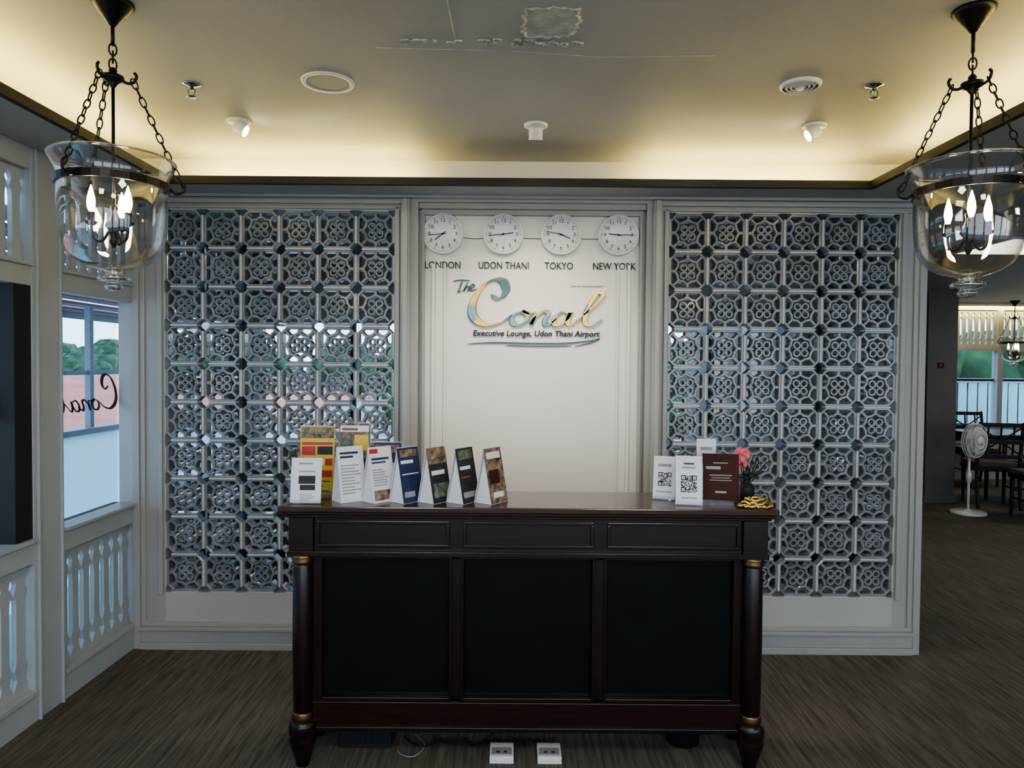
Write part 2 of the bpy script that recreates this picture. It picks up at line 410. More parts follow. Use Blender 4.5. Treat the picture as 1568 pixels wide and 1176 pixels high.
def conal(mb,T,m,depth,wmax=9,wmin=2.2):
    for i,s in enumerate(CON):
        ribbon(mb,[(x-824,-(y-463)) for x,y in s],T,m,depth,nib=(.9,.35),wmax=wmax*(1.25 if i==0 else .85),wmin=wmin)
def TM(loc,ex,ey,ez,s=1):
    ex,ey,ez=Vector(ex),Vector(ey),Vector(ez)
    R=Matrix((ex,ey,ez)).transposed().to_4x4()
    return Matrix.Translation(loc)@R@Matrix.Diagonal((s,s,1,1))
for yc in (3.415,2.53):
    g=MB(); conal(g,TM((X0-.006,yc,1.345),(0,-1,0),(0,0,1),(1,0,0),.0025),'ink',.002,9,3.2); g.obj('glass_lettering_decal')

# ------------------------------------------------ rear room behind the screen
w=MB()
w.box(-2.04,2.4,5.6,5.7,0,.85,'wall'); w.box(-2.04,2.4,5.6,5.7,1.82,LOW,'wall')
for a,b in ((-2.04,-1.98),(-.55,.9),(2.25,2.4)): w.box(a,b,5.6,5.7,.85,1.82,'wall')
w.obj('wall_rear')
g=MB(); g.box(-1.98,-.55,5.64,5.65,.85,1.82,'win'); g.box(-1.28,-1.24,5.6,5.66,.85,1.82,'dark'); g.box(.9,2.25,5.64,5.65,.85,1.82,'win'); g.box(1.55,1.59,5.6,5.66,.85,1.82,'dark'); g.obj('window_7')
w=MB(); w.box(2.4,2.5,4.4,9.7,0,LOW,'greywall'); w.obj('wall_partition')
w=MB(); w.box(8.0,8.1,-2.6,9.7,0,LOW,'wall'); w.obj('wall_right')
w=MB(); w.box(-2.04,8.0,-2.6,-2.5,0,.5,'wall'); w.box(-2.04,8.0,-2.6,-2.5,2.3,LOW,'wall')
for a in (-2.04,-.6,1.0,2.6,4.2,5.8,7.4): w.box(a,a+.25,-2.6,-2.5,.5,2.3,'wall')
w.obj('wall_front')
w=MB(); F=9.6
w.box(2.5,5.75,F,F+.1,0,LOW,'wall'); w.box(5.75,8.0,F,F+.1,0,.70,'wall'); w.box(5.75,8.0,F,F+.1,2.29,LOW,'wall')
for a in (5.75,6.55,7.35): w.box(a,a+.07,F-.02,F+.1,.70,2.29,'lwood')
w.box(5.75,8.0,F-.01,F+.1,1.74,1.80,'lwood'); w.box(5.75,8.0,F-.01,F+.1,.70,.76,'lwood')
planks(w,5.82,8.0,F+.02,F+.05,1.80,2.29,'lwood','y')
w.obj('wall_far')
g=MB(); g.box(5.82,8.0,F+.06,F+.065,.76,1.74,'win'); g.box(5.82,8.0,F+.055,F+.075,1.33,1.36,'dark'); g.obj('window_8')
g=MB()
for i in range(24): g.box(5.3+i*.16,5.3+i*.16+.12,11.2,11.23,0,1.32,'frost')
g.box(5.2,9.2,11.19,11.24,1.28,1.35,'lwood'); g.box(5.2,9.2,11.0,11.19,-.1,0,'lwood'); g.obj('slatted_fence')
g=MB()
for i in range(40): g.sphere((4.8+random.uniform(0,6),13+random.uniform(-.4,.4),1.3+random.uniform(-.5,.5)),.6,'green',10,8,jit=.15)
for i in range(8): g.tube([(5+i*.7,13,-4),(5+i*.7,13,1.2)],.08,'eave',6)
g.obj('hedge')
g=MB(); g.box(4.62,4.95,7.9,8.3,0,LOW,'greywall'); g.box(4.60,4.97,7.88,8.32,0,.08,'greywall'); g.box(4.60,4.97,7.88,8.32,2.28,LOW,'greywall'); g.box(4.73,4.80,7.893,7.9,1.50,1.56,'dark'); g.box(4.755,4.775,7.89,7.894,1.52,1.54,'red'); g.obj('square_column')
l=MB(); l.box(5.0,8.0,9.2,9.5,2.33,LOW,'soffit'); l.box(5.0,8.0,9.52,9.54,2.33,2.35,'cove'); l.obj('cove_light_tube')
def fill_panel(x,y,z,pw,sx_=.6,sy_=.6):  # fill light panels added to brighten the interior, not known fixtures
    m=MB(); m.box(x-sx_/2-.03,x+sx_/2+.03,y-sy_/2-.03,y+sy_/2+.03,z-.012,z,'white'); m.box(x-sx_/2,x+sx_/2,y-sy_/2,y+sy_/2,z-.014,z-.012,'fill_panel'); m.obj('added_fill_panel')
    l=D.lights.new('fill_panel','AREA'); l.shape='RECTANGLE'; l.size=sx_; l.size_y=sy_; l.energy=pw; l.color=(1,.94,.85)
    o=link(D.objects.new('fill_panel_lamp',l)); o.location=(x,y,z-.018)
for x in (-.8,.9):
    for y in (-1.7,.1): fill_panel(x,y,CEIL,20)
fill_panel(4.6,1.0,LOW,16); fill_panel(6.6,6.3,LOW,22); fill_panel(3.6,5.0,LOW,10)

# ------------------------------------------------ outside
o=MB(); o.box(-40,40,-30,60,-4.2,-4,'ground'); o.obj('outside_ground')
o=MB(); o.box(-3.2,-2.06,-4,9,-.2,-.06,'parapet'); o.box(-3.07,-3.06,-4,9,-.06,.98,'frost'); o.box(-3.12,-3.0,-4,9,.98,1.02,'lwood'); o.obj('balcony_parapet')
o=MB()
for y in (-2,.2,1.9,3.5,5.15,6.8,8.5): o.box(-3.10,-3.06,y,y+.045,1.02,1.90,'steel')
o.box(-3.09,-3.07,-4,9,1.40,1.43,'steel'); o.obj('balcony_rail_frame')
o=MB()
for i in range(9):
    xa=-2.1-i*.18; za=2.12-i*.026
    o.box(xa-.165,xa,-4,9.5,za,za+.02,'eave')
o.box(-3.74,-3.70,-4,9.5,1.86,2.0,'lwood'); o.obj('eave_soffit')
o=MB()
for i in range(80):
    y=2+i*.5; o.add([(-6,y,.05),(-6,y+.25,.12),(-14,y+.25,1.22),(-14,y,1.15),(-6,y+.5,.05),(-14,y+.5,1.15)],[(0,1,2,3)],'roof')
    o.add([(-6,y+.25,.12),(-14,y+.25,1.22),(-6,y+.5,.05),(-14,y+.5,1.15)],[(0,2,3,1)],'roof_shade')  # far slope of each rib painted in shade so the ridges show
o.box(-13.9,-6.1,2,42,-4,.05,'parapet')
o.obj('neighbour_roof')
o=MB()
for i in range(190):
    x=-30+random.uniform(-4,4); y=random.uniform(0,75); r=random.uniform(.8,1.8)
    o.sphere((x,y,.9+random.uniform(-1.4,.8)),r,'green',14,10,(1,1,.85),jit=.16); o.tube([(x,y,-4),(x,y,0)],.25,'eave',6)
for i in range(90):
    x=random.uniform(-27,32); y=36+random.uniform(-3,3); r=random.uniform(1.0,2.1)
    o.sphere((x,y,.6+random.uniform(-1.2,.7)),r,'green',12,9,(1,1,.85),jit=.14); o.tube([(x,y,-4),(x,y,0)],.25,'eave',6)
o.obj('tree_line')

# ------------------------------------------------ pendants
def pendant(x,y,ztop,rot=0,s=1.0,light=True):
    E=empty('pendant_lantern',(x,y,ztop)); E.rotation_euler=(0,0,rot)
    m=MB()
    Z=lambda z:(z-2.54)*s
    m.lathe([(.058,Z(2.54)),(.058,Z(2.532)),(.05,Z(2.522)),(.028,Z(2.497)),(.016,Z(2.482)),(.008,Z(2.472)),(.0001,Z(2.47))],(0,0,0),'black',20)
    m.tube([(0,0,Z(2.48)),(0,0,Z(2.415))],.0055,'black')
    def chainlink(p,d,tw,L=.034,W=.010,r=.0032):
        d=d.normalized(); a=d.orthogonal().normalized(); b=d.cross(a); sd=a*math.cos(tw)+b*math.sin(tw)
        pts=[]
        for i in range(12):
            t=2*math.pi*i/12; pts.append(p+d*(L*.5*math.cos(t)*(1.0))+sd*(W*math.sin(t)))
        m.tube(pts,r,'black',5,True)
    for i,z in enumerate((2.405,2.383,2.361)): chainlink(Vector((0,0,Z(z))),Vector((0,0,1)),i*math.pi/2,.036,.010,.0026)
    m.lathe([(.006,Z(2.352)),(.012,Z(2.344)),(.010,Z(2.336)),(.030,Z(2.328)),(.030,Z(2.318)),(.014,Z(2.308)),(.006,Z(2.295))],(0,0,0),'black',16)
    m.tube([(0,0,Z(2.31)),(0,0,Z(1.93))],.0048,'black')
    angs=[math.radians(a) for a in (150,270,30)]
    for a in angs:
        ca,sa=math.cos(a),math.sin(a)
        m.tube(crv([(ca*.018,sa*.018,Z(2.322)),(ca*.038,sa*.038,Z(2.312)),(ca*.055,sa*.055,Z(2.318)),(ca*.062,sa*.062,Z(2.335)),(ca*.056,sa*.056,Z(2.345))],4),.0045,'black',6)
        p0=Vector((ca*.056,sa*.056,Z(2.312))); p1=Vector((ca*.178,sa*.178,Z(2.035)))
        n=int((p1-p0).length/.027); 
        for i in range(n+1):
            chainlink(p0.lerp(p1,i/n),p1-p0,(i%2)*math.pi/2+.4,.034,.0078,.0022)
        m.tube(crv([(ca*.150,sa*.150,Z(2.012)),(ca*.165,sa*.165,Z(2.000)),(ca*.186,sa*.186,Z(2.008)),(ca*.190,sa*.190,Z(2.028)),(ca*.180,sa*.180,Z(2.040))],4),.0042,'black',6)
    m.cap=False
    m.lathe([(.1475,Z(2.022)),(.1515,Z(2.022)),(.1515,Z(2.000)),(.1475,Z(2.000)),(.1475,Z(2.022))],(0,0,0),'black',40,False)
    m.cap=True
    m.lathe([(.005,Z(1.955)),(.012,Z(1.945)),(.008,Z(1.93)),(.018,Z(1.905)),(.024,Z(1.89)),(.012,Z(1.875)),(.008,Z(1.855)),(.013,Z(1.845)),(.004,Z(1.828))],(0,0,0),'black',14)
    for k in range(3):
        a=math.radians(90+120*k+18); ca,sa=math.cos(a),math.sin(a); R=.058
        m.tube(crv([(ca*.008,sa*.008,Z(1.885)),(ca*.03,sa*.03,Z(1.845)),(ca*.052,sa*.052,Z(1.852)),(ca*R,sa*R,Z(1.885))],5),.004,'black',6)
        m.lathe([(.004,Z(1.885)),(.017,Z(1.893)),(.018,Z(1.898)),(.010,Z(1.899)),(.010,Z(1.925)),(.002,Z(1.926))],(ca*R,sa*R,0),'black',12)
    m.obj('metal_frame',E)
    gl=MB(); gl.cap=False
    pr=[(.166,2.086),(.168,2.080),(.160,2.066),(.150,2.045),(.1465,2.022),(.146,1.98),(.1445,1.93),(.141,1.88),(.132,1.835),(.112,1.80),(.082,1.778),(.05,1.766),(.028,1.760)]
    P=crv([(r,0,z) for r,z in pr],3)
    gl.lathe([(max(q.x,.0004),Z(q.z)) for q in P],(0,0,0),'glass',48)
    gl.lathe([(max(q.x-.003,.0003),Z(q.z)+.001) for q in P],(0,0,0),'glass',48)
    pk=[(.030,1.762),(.024,1.752),(.042,1.744),(.046,1.738),(.042,1.731),(.022,1.727),(.022,1.720),(.027,1.714),(.020,1.704),(.0005,1.700)]
    gl.lathe([(max(q.x,.0004),Z(q.z)) for q in crv([(r,0,z) for r,z in pk],3)],(0,0,0),'knob',40)
    gl.tube([(.167*math.cos(2*math.pi*i/48),.167*math.sin(2*math.pi*i/48),Z(2.085)) for i in range(48)],.0030,'knob',6,True)
    gl.obj('glass_bell',E)
    b=MB()
    for k in range(3):
        a=math.radians(90+120*k+18); ca,sa=math.cos(a),math.sin(a); R=.058
        b.lathe([(.005,Z(1.925)),(.009,Z(1.938)),(.0115,Z(1.952)),(.010,Z(1.968)),(.006,Z(1.985)),(.002,Z(2.0)),(.0003,Z(2.004))],(ca*R,sa*R,0),'bulb',12)
    b.obj('candle_bulbs',E)
    return E
pendant(-1.175,2.10,CEIL,math.radians(-10)); pendant(1.34,2.10,CEIL,math.radians(15)); pendant(6.35,9.0,LOW,.4,1.0)

# ------------------------------------------------ ceiling fixtures
m=MB(); m.cap=False; m.lathe([(.078,-.002),(.079,-.002),(.082,-.006),(.095,-.006),(.098,0)],(-.694,2.67,CEIL),'white',36)
m.lathe([(.0015,-.003),(.079,-.003)],(-.694,2.67,CEIL),'ceil',36); m.obj('ceiling_speaker')
m=MB(); m.cap=False
for r in (.075,.058,.042,.026): m.lathe([(r,0),(r,-.004),(r-.010,-.014),(r-.013,-.012),(r-.006,0)],(1.06,2.66,CEIL),'white',28)
m.lathe([(.0015,-.002),(.07,-.002)],(1.06,2.66,CEIL),'dark',28); m.lathe([(.012,0),(.012,-.018),(.001,-.019)],(1.06,2.66,CEIL),'white',14); m.obj('ceiling_air_diffuser')
for x,y in ((-1.215,2.70),(1.335,2.66)):
    m=MB(); m.lathe([(.034,0),(.033,-.004),(.014,-.008),(.010,-.012),(.009,-.022)],(x,y,CEIL),'chrome',20)
    m.tube([(x-.012,y,CEIL-.02),(x-.013,y,CEIL-.038),(x,y,CEIL-.046),(x+.013,y,CEIL-.038),(x+.012,y,CEIL-.02)],.0025,'chrome',6)
    m.lathe([(.018,-.046),(.018,-.049),(.001,-.050)],(x,y,CEIL),'chrome',16); m.obj('fire_sprinkler')
def spot(x,y,ang,tgt,power):
    m=MB(); m.lathe([(.052,0),(.051,-.008),(.044,-.012),(.0005,-.012)],(x,y,CEIL),'white',28)
    d=(Vector(tgt)-Vector((x,y,CEIL-.03))).normalized(); q=Vector((0,0,-1)).rotation_difference(d).to_matrix().to_4x4()
    T=Matrix.Translation((x,y,CEIL-.03))@q
    m.lathe([(.0005,.02),(.026,.018),(.030,.010),(.030,-.030),(.033,-.034),(.027,-.034),(.026,-.026)],(0,0,0),'white',24,T=T)
    m.lathe([(.0015,-.029),(.0255,-.029)],(0,0,0),'lens',24,T=T)
    m.obj('ceiling_spotlight')
    l=D.lights.new('spot_beam','SPOT'); l.energy=power; l.color=(1,.90,.76); l.spot_size=math.radians(100); l.spot_blend=1; l.shadow_soft_size=.03
    o=link(D.objects.new('spotlight_beam',l)); o.matrix_world=T@Matrix.Translation((0,0,-.04))
spot(-1.19,3.10,0,(.0,3.1,1.85),26); spot(.095,3.12,0,(.09,3.5,1.3),52); spot(1.30,3.10,0,(.2,3.1,1.85),26)

# ------------------------------------------------ clocks and sign
YC=Y+.06
def clock(x,hh,mm):
    E=empty('wall_clock',(x,YC,2.175)); m=MB()
    T=Matrix.Rotation(math.radians(90),4,'X')
    m.lathe([(.106,0),(.107,.018),(.104,.026),(.099,.027),(.097,.020),(.0005,.020)],(0,0,0),'white',48,T=T)
    for i in range(60):
        a=2*math.pi*i/60; r0=.088 if i%5 else .084
        R=Matrix.Rotation(a,4,'Y'); m.box(-.0006 if i%5 else -.0012,.0006 if i%5 else .0012,-.0208,-.0203,r0,.092,'ink',T=R)
    def hand(ang,L,wd,yv,mt='ink'):
        m.box(-wd,wd,yv-.001,yv,-.018,L,mt,T=Matrix.Rotation(ang,4,'Y'))
    hand(2*math.pi*(hh/12+mm/720),.052,.0022,-.023); hand(2*math.pi*mm/60,.078,.0016,-.025); 
    m.lathe([(.005,.02),(.005,.028),(.0005,.0285)],(0,0,0),'ink',12,T=T)
    m.obj('clock_body',E)
    for h in range(1,13):
        a=2*math.pi*h/12; text(str(h),'numeral_%d'%h,E,(.070*math.sin(a),-.0206,.070*math.cos(a)),.027,'ink',ext=.0003)
clock(-.367,7.0,44); clock(-.051,2,44); clock(.250,3,47); clock(.550,8.98,15)
for nm,x,wd in (('LONDON',-.368,.185),('UDON THANI',-.048,.262),('TOKYO',.241,.148),('NEW YORK',.531,.225)):
    text(nm,'city_sign',None,(x,YC-.003,2.013),.052,'ink',width=wd,ext=.003)
m=MB(); m.tube([(-.27,YC-.003,2.16),(-.2,YC-.003,2.152),(-.15,YC-.003,2.156)],.0015,'ink',5); m.tube([(.05,YC-.003,2.157),(.15,YC-.003,2.155)],.0015,'ink',5); m.tube([(.35,YC-.003,2.157),(.45,YC-.003,2.155)],.0015,'ink',5); m.obj('clock_wire')
E=empty('lounge_sign',(0,0,0))
SC=1/290.6
def sx(px): return (px-785)*SC
def sz(py): return 1.49+(560-py)*SC
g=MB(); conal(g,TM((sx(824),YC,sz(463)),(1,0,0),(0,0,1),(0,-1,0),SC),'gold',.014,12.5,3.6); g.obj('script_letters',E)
g=MB(); TT=TM((sx(710),YC,sz(440)),(1,0,0),(0,0,1),(0,-1,0),SC)
for s in ([(-16,8),(-4,10),(10,9)],[(-2,9),(-5,0),(-8,-8),(-3,-7)],[(6,7),(3,-1),(0,-7),(4,-1),(8,0),(7,-6),(10,-6)],[(10,-4),(16,0),(14,4),(11,0),(12,-6),(20,-3)]):
    ribbon(g,s,TT,'steeldark',.008,nib=(.9,.35),wmax=3.6,wmin=2)
T2=TM((sx(820),YC,sz(526)),(1,0,0),(0,0,1),(0,-1,0),SC)
ribbon(g,[(-103,-1),(-60,1),(0,0),(50,1),(85,5),(98,8),(85,2),(60,-4)],T2,'steeldark',.006,nib=(.2,1),wmax=3,wmin=1.2)
ribbon(g,[(-45,-3),(0,-4),(55,-3)],T2,'steeldark',.006,nib=(.2,1),wmax=1.8,wmin=.8)
g.obj('script_small',E)
text('Executive Lounge, Udon Thani Airport','tagline',E,(sx(821),YC-.004,sz(511)),.042,'ink',width=.665,ext=.004,shear=.15,bold=.0006)
text('ladies nails massage by any finesse','small_label',E,(sx(898),YC-.002,sz(438)),.016,'grey',width=.17,ext=.001)

# ------------------------------------------------ reception desk
E=empty('reception_desk',(0,0,0)); TOP=.975
b=MB()
b.box(-.845,.973,2.555,2.90,TOP-.022,TOP,'woodtop'); b.box(-.835,.963,2.565,2.89,TOP-.034,TOP-.022,'woodh'); b.box(-.825,.953,2.575,2.88,TOP-.046,TOP-.034,'woodh')
b.obj('top_slab',E,bevel=.004)
b=MB()
XL,XR=-.815,.943; FZ0,FZ1=.79,TOP-.046
b.box(XL+.09,XR-.09,2.60,2.86,FZ0,FZ1,'woodh'); 
for x0 in (XL,XR-.09):
    b.box(x0,x0+.09,2.585,2.87,FZ0,FZ1,'woodh')
b.box(XL-.004,XR+.004,2.578,2.875,FZ0-.004,FZ0+.016,'woodh')
dv=[(-.725,-.215),(-.185,.315),(.345,.853)]
for a,c_ in dv:
    z0,z1=FZ0+.028,FZ1-.012; t_=.012
    b.box(a+.01,c_-.01,2.590,2.60,z0,z0+t_,'woodh'); b.box(a+.01,c_-.01,2.590,2.60,z1-t_,z1,'woodh')
    b.box(a+.01,a+.01+t_,2.590,2.60,z0+t_,z1-t_,'woodh'); b.box(c_-.01-t_,c_-.01,2.590,2.60,z0+t_,z1-t_,'woodh')
b.box(-.725,.853,2.64,2.85,.14,FZ0,'blackpanel')
for x0,x1 in ((-.735,-.70),(-.222,-.178),(.308,.352),(.828,.863)): b.box(x0,x1,2.615,2.86,.14,FZ0,'wood')
b.box(-.735,.863,2.610,2.86,.14,.235,'woodh'); b.box(-.70,.828,2.615,2.64,.235,.25,'woodh'); b.box(-.70,.828,2.615,2.64,FZ0-.02,FZ0,'woodh')
for x in (-.222,-.178,.308,.352): b.box(x-.005,x+.005,2.607,2.62,.235,FZ0,'wood')
b.box(-.74,.868,2.60,2.87,.128,.145,'woodh')
b.obj('carcass',E,bevel=.0025)
b=MB()
for x in (-.768,.896):
    for y in (2.610,2.83):
        b.lathe([(.034,.775),(.034,.745),(.037,.735),(.038,.45),(.036,.20),(.034,.195)],(x,y,0),'wood',24)
        b.lathe([(.040,.790),(.041,.782),(.039,.768),(.041,.762),(.036,.755)],(x,y,0),'brass',24)
        b.lathe([(.036,.205),(.040,.198),(.038,.188),(.042,.180),(.036,.172)],(x,y,0),'brass',24)
        b.lathe([(.038,.175),(.048,.165),(.051,.15),(.052,.125),(.047,.115),(.051,.105),(.049,.09),(.037,.05),(.026,.012),(.024,0)],(x,y,0),'wood',24)
b.obj('turned_columns',E)

# ------------------------------------------------ things on the desk
def tiltT(x,y,z,rz,tilt): return Matrix.Translation((x,y,z))@Matrix.Rotation(math.radians(rz),4,'Z')@Matrix.Rotation(math.radians(-tilt),4,'X')
def face(mb,T,w,h,base,els,th=.0012):
    mb.box(-w/2,w/2,0,th,0,h,base,T=T)
    for e in els:
        u0,v0,u1,v1,mm=e
        mb.box(-w/2+u0*w,-w/2+u1*w,-.0006,0,v0*h,v1*h,mm,T=T)
def tlines(u0,u1,v0,v1,n,mm='ink',fill=.4):
    out=[]; st=(v1-v0)/n
    for i in range(n): out.append((u0,v0+st*i,u0+(u1-u0)*random.uniform(.55,1),v0+st*(i+fill),mm))
    return out
def tent(x,y,rz,base,els,w=.105,h=.205,sp=.082):
    m=MB(); al=math.degrees(math.atan2(sp/2,h)); L=math.hypot(h,sp/2)
    T=Matrix.Rotation(math.radians(-al),4,'X'); T.translation=(0,-sp/2,0.0006)
    face(m,T,w,L,base,els)
    T=Matrix.Rotation(math.radians(al),4,'X'); T.translation=(0,sp/2-.001,0.0006)
    m.box(-w/2,w/2,0,.0012,0,L,'paper',T=T)
    T=Matrix.Rotation(math.radians(-al),4,'X'); T.translation=(0,-sp/2,0.0006)
    m.box(-w/2,w/2,.0012,.002,0,L-.004,'paper',T=T)
    m.box(-w/2,w/2,-sp/2,sp/2,0,.001,'paper')
    for xe in (-w/2+.004,w/2-.005): m.prism([(-sp/2+.004,.001),(sp/2-.004,.001),(.0,h*.82)],xe,xe+.001,'paper','x')
    return m.obj('tent_brochure',loc=(x,y,TOP+.0005),rz=math.radians(rz))
by=2.675
tent(-.612,by,38,'paper',[(.1,.86,.8,.90,'navy'),(.1,.79,.6,.83,'navy')]+tlines(.1,.9,.15,.7,10,'grey'))
tent(-.500,by,46,'paper',[(.05,.88,.4,.96,'red'),(.1,.76,.85,.80,'navy'),(.1,.70,.7,.73,'navy')]+tlines(.1,.9,.3,.62,7,'grey')+[(.08,.04,.92,.22,'photo')])
tent(-.395,by,52,'navy',[(.1,.82,.9,.95,'photo'),(.1,.70,.7,.76,'paper'),(.1,.5,.9,.52,'paper'),(.1,.1,.6,.2,'grey')])
tent(-.288,by,55,'dkprint',[(.0,.7,1,1,'photo'),(.1,.5,.8,.58,'paper'),(.1,.1,.9,.35,'photog')])
tent(-.181,by,57,'dkprint',[(.1,.78,.9,.95,'photog'),(.1,.60,.7,.66,'paper'),(.1,.45,.6,.48,'red'),(.1,.1,.9,.2,'grey')])
tent(-.075,by,55,'photo',[(.1,.80,.9,.92,'paper'),(.1,.35,.7,.6,'maroon'),(.2,.1,.8,.2,'paper')])
def stand_card(name,x,y,rz,w,h,base,els,tilt=8,acr=True):
    m=MB(); T=tiltT(0,0,.004,0,tilt); face(m,T,w,h,base,els)
    if acr:
        m.box(-w/2-.003,w/2+.003,.0015,.0035,0,h+.004,'acr',T=T)
        m.box(-w/2-.003,w/2+.003,-.012,.04,0,.003,'acr')
        m.box(-w/2-.003,w/2+.003,-.014,-.012,0,.018,'acr')
    return m.obj(name,loc=(x,y,TOP+.0005),rz=math.radians(rz))
stand_card('notice_card_stand',-.757,2.60,0,.112,.165,'paper',[(.25,.42,.8,.60,'ink'),(.3,.28,.8,.40,'ink'),(.25,.85,.7,.89,'grey'),(.25,.68,.8,.71,'grey')]+tlines(.3,.85,.05,.22,5,'grey'))
stand_card('promotion_leaflet',-.765,2.775,0,.135,.268,'yellow',[(.02,.82,.98,.98,'photo'),(.05,.72,.95,.76,'red'),(.05,.57,.45,.70,'red'),(.5,.58,.95,.70,'ink'),(.05,.42,.7,.52,'paper'),(.74,.42,.95,.52,'red'),(.5,.25,.95,.35,'red'),(.05,.25,.45,.38,'photog')]+tlines(.1,.9,.04,.22,5,'ink'),tilt=5)
stand_card('promotion_leaflet',-.622,2.785,0,.125,.278,'photo',[(.05,.88,.95,.97,'paper'),(.1,.9,.6,.94,'red'),(.05,.62,.45,.8,'photog'),(.5,.62,.95,.84,'yellow'),(.3,.42,.8,.52,'red'),(.05,.1,.9,.35,'maroon')],tilt=5)
stand_card('leaflet_stack',-.495,2.82,0,.11,.20,'navy',[(.05,.8,.9,.95,'photo'),(.1,.5,.8,.6,'paper')],tilt=5)
m=MB()
for i in range(7):
    a=random.uniform(2,4.5); m.tube(crv([(0,0,0),(.01*math.cos(a),.01*math.sin(a),.08),(.03*math.cos(a),.03*math.sin(a),.17+.03*random.random())],4),[.002]*5+[.006,.007,.004,.001],'leaf',6)
m.lathe([(.016,0),(.019,.02),(.018,.05),(.014,.055)],(0,0,0),'white',16); m.obj('small_potted_plant',loc=(-.815,2.70,TOP))
def qr(u0,v0,u1,v1,n=17):
    out=[]
    for i in range(n):
        for j in range(n):
            corner=(i<5 and j<5) or (i<5 and j>n-6) or (i>n-6 and j>n-6)
            if corner:
                ci=i if i<5 else i-(n-5); cj=j if j<5 else j-(n-5); on=(ci in(0,4) or cj in(0,4) or (ci==2 and cj==2))
            else: on=random.random()<.5
            if on: out.append((u0+(u1-u0)*i/n,v0+(v1-v0)*j/n,u0+(u1-u0)*(i+1)/n,v0+(v1-v0)*(j+1)/n,'ink'))
    return out
stand_card('qr_code_sign',.590,2.735,-20,.085,.165,'paper',qr(.22,.3,.82,.62)+[(.2,.75,.8,.82,'grey'),(.15,.15,.85,.18,'grey')],tilt=10)
stand_card('qr_code_sign',.660,2.625,-12,.096,.180,'paper',qr(.2,.25,.8,.6)+[(.25,.74,.75,.78,'grey'),(.3,.82,.7,.86,'navy'),(.2,.12,.8,.15,'grey')],tilt=10)
stand_card('menu_leaflet_stand',.790,2.66,-8,.135,.185,'maroon',[(.3,.80,.7,.82,'grey'),(.2,.55,.8,.57,'grey'),(.25,.50,.75,.515,'grey'),(.2,.45,.8,.465,'grey'),(.35,.2,.65,.24,'grey'),(.1,.68,.5,.74,'grey')],tilt=10)
stand_card('leaflet_stack',.775,2.81,-5,.075,.225,'paper',[(.2,.8,.8,.86,'grey')],tilt=4)
m=MB()
m.lathe([(.022,0),(.030,.008),(.032,.045),(.024,.06),(.012,.066),(.012,.078),(.014,.080)],(0,0,0),'blk',20)
for i in range(9):
    a=i*.7; r=.05+.02*(i%3); m.tube([(0,0,.04),(r*math.cos(a),r*.5*math.sin(a),.15+.02*(i%2))],.0022,'blk',5)
for cx,cz,rr in ((-.035,.165,.028),(-.012,.178,.024),(-.045,.13,.020),(-.02,.145,.022),(-.03,.19,.016)):
    for k in range(9):
        a=k*2*math.pi/9; m.sphere((cx+rr*.6*math.cos(a),-.01+rr*.3*math.sin(2*a),cz+rr*.6*math.sin(a)),rr*.42,'pink',8,6,(1,.5,1))
    m.sphere((cx,-.01,cz),rr*.5,'pink',8,6)
for k in range(4): m.sphere((.0+.02*k-.02,.0,.09+.012*(k%2)),.016,'leaf',8,6,(1.2,.5,.5))
m.obj('reed_diffuser_with_flowers',loc=(.92,2.77,TOP))
m=MB()
for k in range(3):
    pts=[]
    for i in range(28):
        a=2*math.pi*i/28; r=.052-.012*k; pts.append((r*1.15*math.cos(a)+.006*math.sin(5*a+k),r*.62*math.sin(a),.008+.011*k+.005*math.sin(7*a+2*k)))
    m.tube(pts,.0055,'trinket',6,True)
for i in range(16): 
    a=2*math.pi*i/16; m.sphere((.060*math.cos(a),.034*math.sin(a),.007),.0075,'trinket',8,6)
m.obj('gold_trinket_dish',loc=(.900,2.605,TOP))

# ------------------------------------------------ under the desk
for x in (-.028,.152):
    m=MB(); m.box(x-.045,x+.045,2.62,2.72,0,.028,'white'); m.box(x-.038,x+.038,2.63,2.68,.028,.031,'grey'); m.box(x-.02,x-.008,2.64,2.65,.031,.034,'ink'); m.box(x+.008,x+.02,2.64,2.65,.031,.034,'ink'); m.obj('floor_power_socket',bevel=.004)
m=MB(); m.box(-.66,-.46,2.72,2.92,0,.105,'blk'); 
for i in range(8): m.box(-.65+.024*i,-.637+.024*i,2.717,2.72,.02,.085,'dark')
m.box(-.49,-.475,2.716,2.72,.085,.095,'grey'); m.obj('computer_ups_box',bevel=.004)
m=MB(); m.lathe([(.065,0),(.08,.115),(.083,.12)],(.69,2.80,0),'blk',20); m.obj('waste_bin')
m=MB()
for k in range(6):
    pts=[(-.42+.12*k,2.80,.006),(-.34+.1*k,2.70+.06*random.random(),.006),(-.26+.08*k,2.78,.006),(-.16+.05*k,2.74+.03*random.random(),.006),(-.03+.03*k,2.79,.006)]
    m.tube(crv(pts,6),.0035,'blk',6)
m.tube(crv([(-.02,2.76,.006),(-.10,2.765,.006),(-.06,2.80,.03),(-.04,2.83,.09)],6),.0035,'blk',6)
m.tube(crv([(-.43,2.70,.004),(-.41,2.67,.004),(-.36,2.66,.004),(-.33,2.74,.004),(-.38,2.82,.004)],6),.0022,'grey',6)
m.obj('power_cables')

